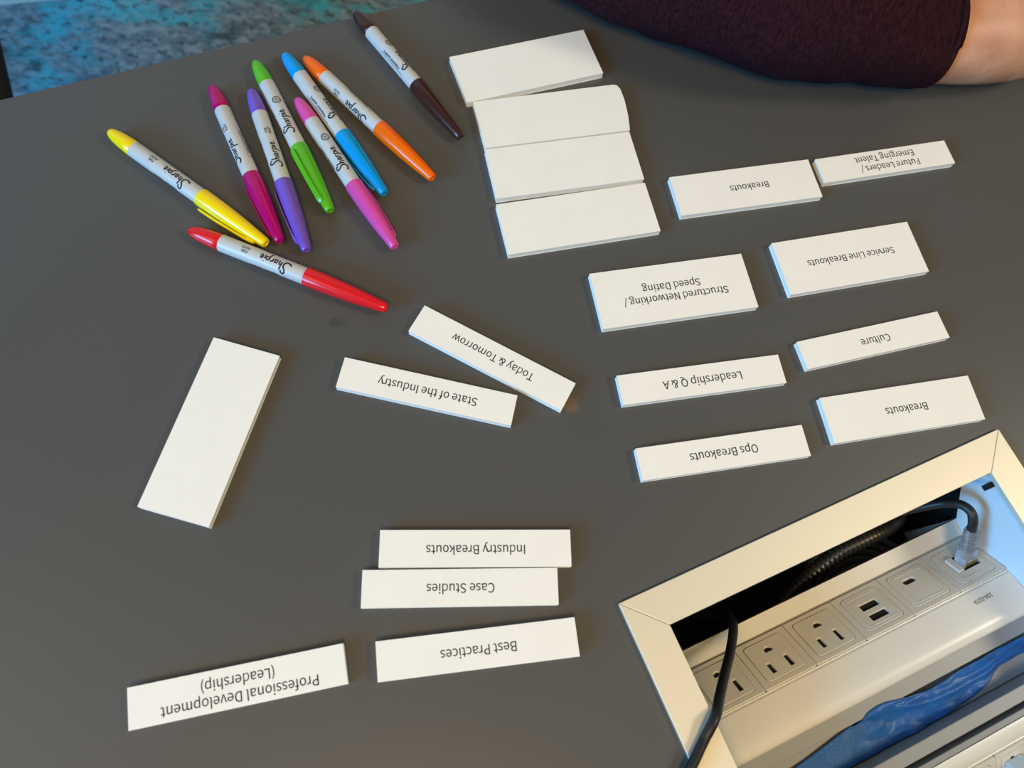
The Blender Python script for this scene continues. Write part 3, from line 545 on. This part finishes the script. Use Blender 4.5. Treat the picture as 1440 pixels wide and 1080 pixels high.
nc = box_empty('network_cable'); tag(nc, 'black network cable with a clear plug in the jack of the cream power strip', 'cable')
PM = face(241.2, 17.0, 0.0); PM3 = PM
n_ = Vector((-math.sin(TILT), math.cos(TILT)))
def along(d): return (241.2, 68.8 + n_.x*d + 0.0, -46.7 + n_.y*d)
bm = bmesh.new(); bm_tube(bm, [along(9), along(20), along(29), along(36), (241.5, 39.5, -16.5), (240, 33, -20), (236, 28.5, -30), (226, 25.5, -42), (212, 23, -51), (190, 22.5, -70), (165, 23, -90), (140, 25, -107), (112, 28, -113)], 3.0, 14, tb)
from_bm('cable', bm, M_cable, nc, True)
# clear plug body with latch, and ribbed clear boot
bm = bmesh.new(); bm_box(bm, (-5.8, -4.2, -1.2), (5.8, 4.2, 9.5), 0.5); bm_box(bm, (-3.0, 4.6, 0.5), (3.0, 5.4, 11.0), 0.2)
me = bpy.data.meshes.new('plug'); bmesh.ops.recalc_face_normals(bm, faces=bm.faces); bm.to_mesh(me); bm.free()
o = link('plug', me, M_clear, nc); o.matrix_local = PM
bm = bmesh.new()
prof = [(9.6, 0), (9.6, 6.9), (12.5, 6.4)]
for q in range(7):
    s = 13 + q*2.2; prof += [(s, 5.5 - q*0.12), (s+0.3, 5.7 - q*0.12), (s+1.2, 5.7 - q*0.12), (s+1.3, 4.4), (s+2.1, 4.4)]
prof += [(29, 4.5), (29, 3.05), (9.9, 3.05)]
prof = prof[1:]
rings = []
for s, r in prof: rings.append([bm.verts.new((r/1000*math.cos(2*math.pi*k_/20), r/1000*math.sin(2*math.pi*k_/20)*0.85, s/1000)) for k_ in range(20)])
for A, B in zip(rings, rings[1:] + rings[:1]):
    for k_ in range(20): bm.faces.new((A[k_], A[(k_+1) % 20], B[(k_+1) % 20], B[k_]))
bmesh.ops.recalc_face_normals(bm, faces=bm.faces)
me = bpy.data.meshes.new('boot'); bm.to_mesh(me); bm.free(); o = link('boot', me, M_clear, nc); o.matrix_local = PM
bm = bmesh.new()
for q in range(8): bm_box(bm, (-4.2+q*1.2-0.35, -4.3, -1.0), (-4.2+q*1.2+0.35, -3.2, 3.0))
me = bpy.data.meshes.new('contact_pins'); bm.to_mesh(me); bm.free()
o = link('contact_pins', me, new_mat('gold_contacts', (0.8, 0.6, 0.2), rough=0.3, metal=1.0), nc); o.matrix_local = PM

cd = box_empty('cable_conduit'); tag(cd, 'black corrugated conduit curving through the dark gap behind the cream power strip', 'conduit')
bm = bmesh.new()
bm_tube(bm, [(60, 80, -108), (100, 62, -96), (128, 46, -84), (150, 37.5, -76), (172, 32, -68), (195, 31, -65), (216, 31, -69), (236, 29, -82), (249, 26, -98), (251, 27, -112)], lambda i, n: 4.9 + (0.65 if (i % 4) < 2 else -0.55), 18, tb, 26)
from_bm('conduit', bm, M_conduit, cd, True)
cc = box_empty('coiled_cable'); tag(cc, 'dark coil of cable lying deep in the power box behind the conduit', 'cable')
bm = bmesh.new(); pts = []
for q in range(0, 5*16):
    a = 2*math.pi*q/16; R_ = 46 - 2.6*q/16*2.1
    pts.append((192 + R_*1.12*math.cos(a), 66 + R_*math.sin(a)*0.95, -97 - 0.6*math.sin(a*2.3) - q*0.05))
bm_tube(bm, pts, 2.6, 10, tb, 4); from_bm('coil', bm, M_coil, cc, True)

# plug in the near strip at the photo's corner
np_ = box_empty('network_cable'); tag(np_, 'blue grey network plug in the near power strip at the bottom right corner', 'cable')
FM = face2(194.0, 22, 0.0)
bm = bmesh.new(); bm_box(bm, (-6, -4.5, 0.35), (6, 4.5, 9), 0.8)
for q in range(4): bm_box(bm, (-5.2+q*0.2, -4.2+q*0.2, 9.6+q*2.4), (5.2-q*0.2, 4.2-q*0.2, 11.2+q*2.4), 0.5)
bm_box(bm, (-3.6, -3, 8.8), (3.6, 3, 19), 0.5)
bmesh.ops.recalc_face_normals(bm, faces=bm.faces); me = bpy.data.meshes.new('plug'); bm.to_mesh(me); bm.free()
o = link('plug', me, M_bluegrey, np_); o.matrix_local = FM
bm = bmesh.new(); bm_tube(bm, [FM @ Vector((0, 0, 0.0185)), FM @ Vector((-0.001, 0.002, 0.026)), FM @ Vector((-0.012, 0.010, 0.036)), FM @ Vector((-0.024, 0.026, 0.036)), FM @ Vector((-0.032, 0.034, 0.02)), FM @ Vector((-0.036, 0.036, 0.0))], 0.0028, 12, lambda p: p, 8)
from_bm('cable', bm, M_cable, np_, True)

# ------------------------------------------------------------------ person: right forearm resting on the table
M_skin = new_mat('skin', (0.54, 0.255, 0.145), rough=0.5, spec=0.4, color2=(0.68, 0.36, 0.23), vscale=34, bump=0.35, bscale=260)
sb_ = M_skin.node_tree.nodes['Principled BSDF']; sb_.inputs['Subsurface Weight'].default_value = 0.12; sb_.inputs['Subsurface Radius'].default_value = (0.006, 0.002, 0.001)
M_sleeve = new_mat('maroon_knit', (0.013, 0.003, 0.006), rough=0.95, spec=0.1, color2=(0.034, 0.009, 0.013), vscale=330, bump=0.5, bscale=500, stretch=(2.2, 0.35, 0.8))
def skin_body(name, verts, edges, radii, root, m, sub=2):
    me = bpy.data.meshes.new(name); me.from_pydata([W(*v) for v in verts], edges, [])
    o = bpy.data.objects.new(name, me); COL.objects.link(o)
    sk = o.modifiers.new('skin', 'SKIN'); sk.use_smooth_shade = True
    sv = me.skin_vertices[0].data
    for i, r in enumerate(radii):
        r = r if isinstance(r, tuple) else (r, r)
        sv[i].radius = (r[0]/1000, r[1]/1000); sv[i].use_root = (i == root)
    s = o.modifiers.new('sub', 'SUBSURF'); s.levels = sub; s.render_levels = sub
    dg = bpy.context.evaluated_depsgraph_get(); dg.update()
    m2 = bpy.data.meshes.new_from_object(o.evaluated_get(dg)); bpy.data.objects.remove(o, do_unlink=True)
    return link(name, m2, m, None, True)
V = [(-60, 690, 330), (-75, 610, 190), (-72, 525, 58), (30, 490, 50), (140, 483, 42), (212, 488, 39), (250, 494, 36), (278, 501, 34), (302, 516, 34), (320, 542, 33)]
R = [46, 44, 42, 40, 36, 32, 32, 34, 36, 32]
Ed = [(i, i+1) for i in range(9)]
hd = Vector((20, 25, 0)).normalized(); hs = Vector((hd.y, -hd.x, 0))       # hand direction, towards the little finger
def finger(base, lens, r0, off, curl):
    p = Vector(V[9]) + hd*base[0] + hs*base[1] + Vector((0, 0, base[2])); prev = 9; a = curl[0]
    V.append(tuple(p)); R.append(r0+0.8); Ed.append((prev, len(V)-1)); prev = len(V)-1
    for i, L in enumerate(lens):
        a += curl[i+1]
        dv = (hd + hs*off).normalized()*math.cos(a) + Vector((0, 0, -1))*math.sin(a)
        p = p + dv*L; p.z = max(p.z, 9); V.append(tuple(p)); R.append(r0 - 0.7*i); Ed.append((prev, len(V)-1)); prev = len(V)-1
finger((18, -28, 2), (42, 25, 20), 9, -0.10, (0.05, 0.1, 0.25, 0.2)); finger((22, -9, 4), (45, 28, 22), 9.2, 0.0, (0.05, 0.1, 0.25, 0.2))
finger((20, 10, 2), (41, 26, 21), 8.8, 0.08, (0.05, 0.1, 0.25, 0.2)); finger((12, 28, -4), (32, 20, 18), 8, 0.2, (0.05, 0.1, 0.25, 0.2))
p = Vector(V[7])                                                             # thumb from the side of the palm
for q, (f_, s_, z_, r_) in enumerate(((18, -34, -6, 13), (42, -56, -14, 10.5), (66, -66, -20, 9), (84, -66, -23, 7.5))):
    v = p + hd*f_ + hs*s_ + Vector((0, 0, z_)); V.append(tuple(v)); R.append(r_); Ed.append((7 if q == 0 else len(V)-2, len(V)-1))
person = skin_body('person', V, Ed, R, 2, M_skin)
tag(person, 'person in a maroon long sleeve resting a forearm and hand on the table', 'person')
# sleeve: rings along the arm, cuff first
axis = [(241, 500, 39, 40, 37), (234, 498.5, 39, 41.5, 38), (220, 496, 41, 44, 40), (195, 492, 45, 48, 44.5), (160, 485, 49, 52, 48.5), (120, 482, 52, 54, 51.5), (75, 488, 55, 56, 54.5), (30, 495, 57, 57, 56.5), (-15, 507, 59, 58, 58.5), (-55, 525, 66, 58, 65), (-78, 552, 96, 60, 60), (-84, 585, 148, 60, 60), (-78, 630, 222, 62, 62), (-66, 672, 292, 66, 66), (-58, 700, 336, 60, 60)]
P = catmull([a[:3] for a in axis], 7); RR = catmull([(a[3], a[4], 0) for a in axis], 7)
bm = bmesh.new(); rings = []; seg = 56
for i, p in enumerate(P):
    t = (P[min(i+1, len(P)-1)] - P[max(i-1, 0)]).normalized()
    if i == 0: t = Vector((-0.985, -0.10, -0.10)).normalized()
    a = t.cross(Vector((0, 0, 1))).normalized(); b_ = a.cross(t).normalized(); ring = []
    for k_ in range(seg):
        th = 2*math.pi*k_/seg; q = p + a*math.cos(th)*RR[i].x + b_*math.sin(th)*RR[i].y
        w = 2.6*noise.noise(Vector((q.x*0.018 + q.z*0.03, q.y*0.016, q.z*0.02))) + 1.6*noise.noise(Vector((q.x*0.05 - q.z*0.04, q.y*0.03, 5+q.z*0.03)))
        if i < 4: w *= i/4
        q = q + (q-p).normalized()*w; q.z = max(q.z, 0.6)
        ring.append(bm.verts.new((q.x/1000, q.y/1000, TZ+q.z/1000)))
    rings.append(ring)
for A, B in zip(rings, rings[1:]):
    for k_ in range(seg): bm.faces.new((A[k_], A[(k_+1) % seg], B[(k_+1) % seg], B[k_]))
bm.faces.new(rings[-1])
o = from_bm('sleeve', bm, M_sleeve, person, True)
md = o.modifiers.new('cloth_thickness', 'SOLIDIFY'); md.thickness = 0.0016; md.offset = -1

# ------------------------------------------------------------------ dark chair at the far left of the table
cz = empty('chair', (-0.880, 0.424, 0), rad(-55.2)); tag(cz, 'dark upholstered chair tucked against the table edge, at the top left corner', 'chair')
bm = bmesh.new(); bm_box(bm, (-225, -225, 400), (225, 225, 452), 14); from_bm('seat', bm, M_seat, cz, True)
bm = bmesh.new(); bm_box(bm, (-236, -200, 470), (-200, 200, 830), 12); from_bm('backrest', bm, M_seat, cz, True)
bm = bmesh.new(); bm_box(bm, (-26, -26, 20), (26, 26, 399.5), 6); from_bm('column', bm, M_steel, cz)
bm = bmesh.new(); bm_prism(bm, [(210*math.cos(a*math.pi/24), 210*math.sin(a*math.pi/24)) for a in range(48)], 0.2, 19.5); from_bm('base_plate', bm, M_steel, cz)
for sy in (-1, 1):
    bm = bmesh.new(); bm_box(bm, (-224, sy*150-10, 430), (-212, sy*150+10, 560), 2); from_bm('back_bracket', bm, M_steel, cz)
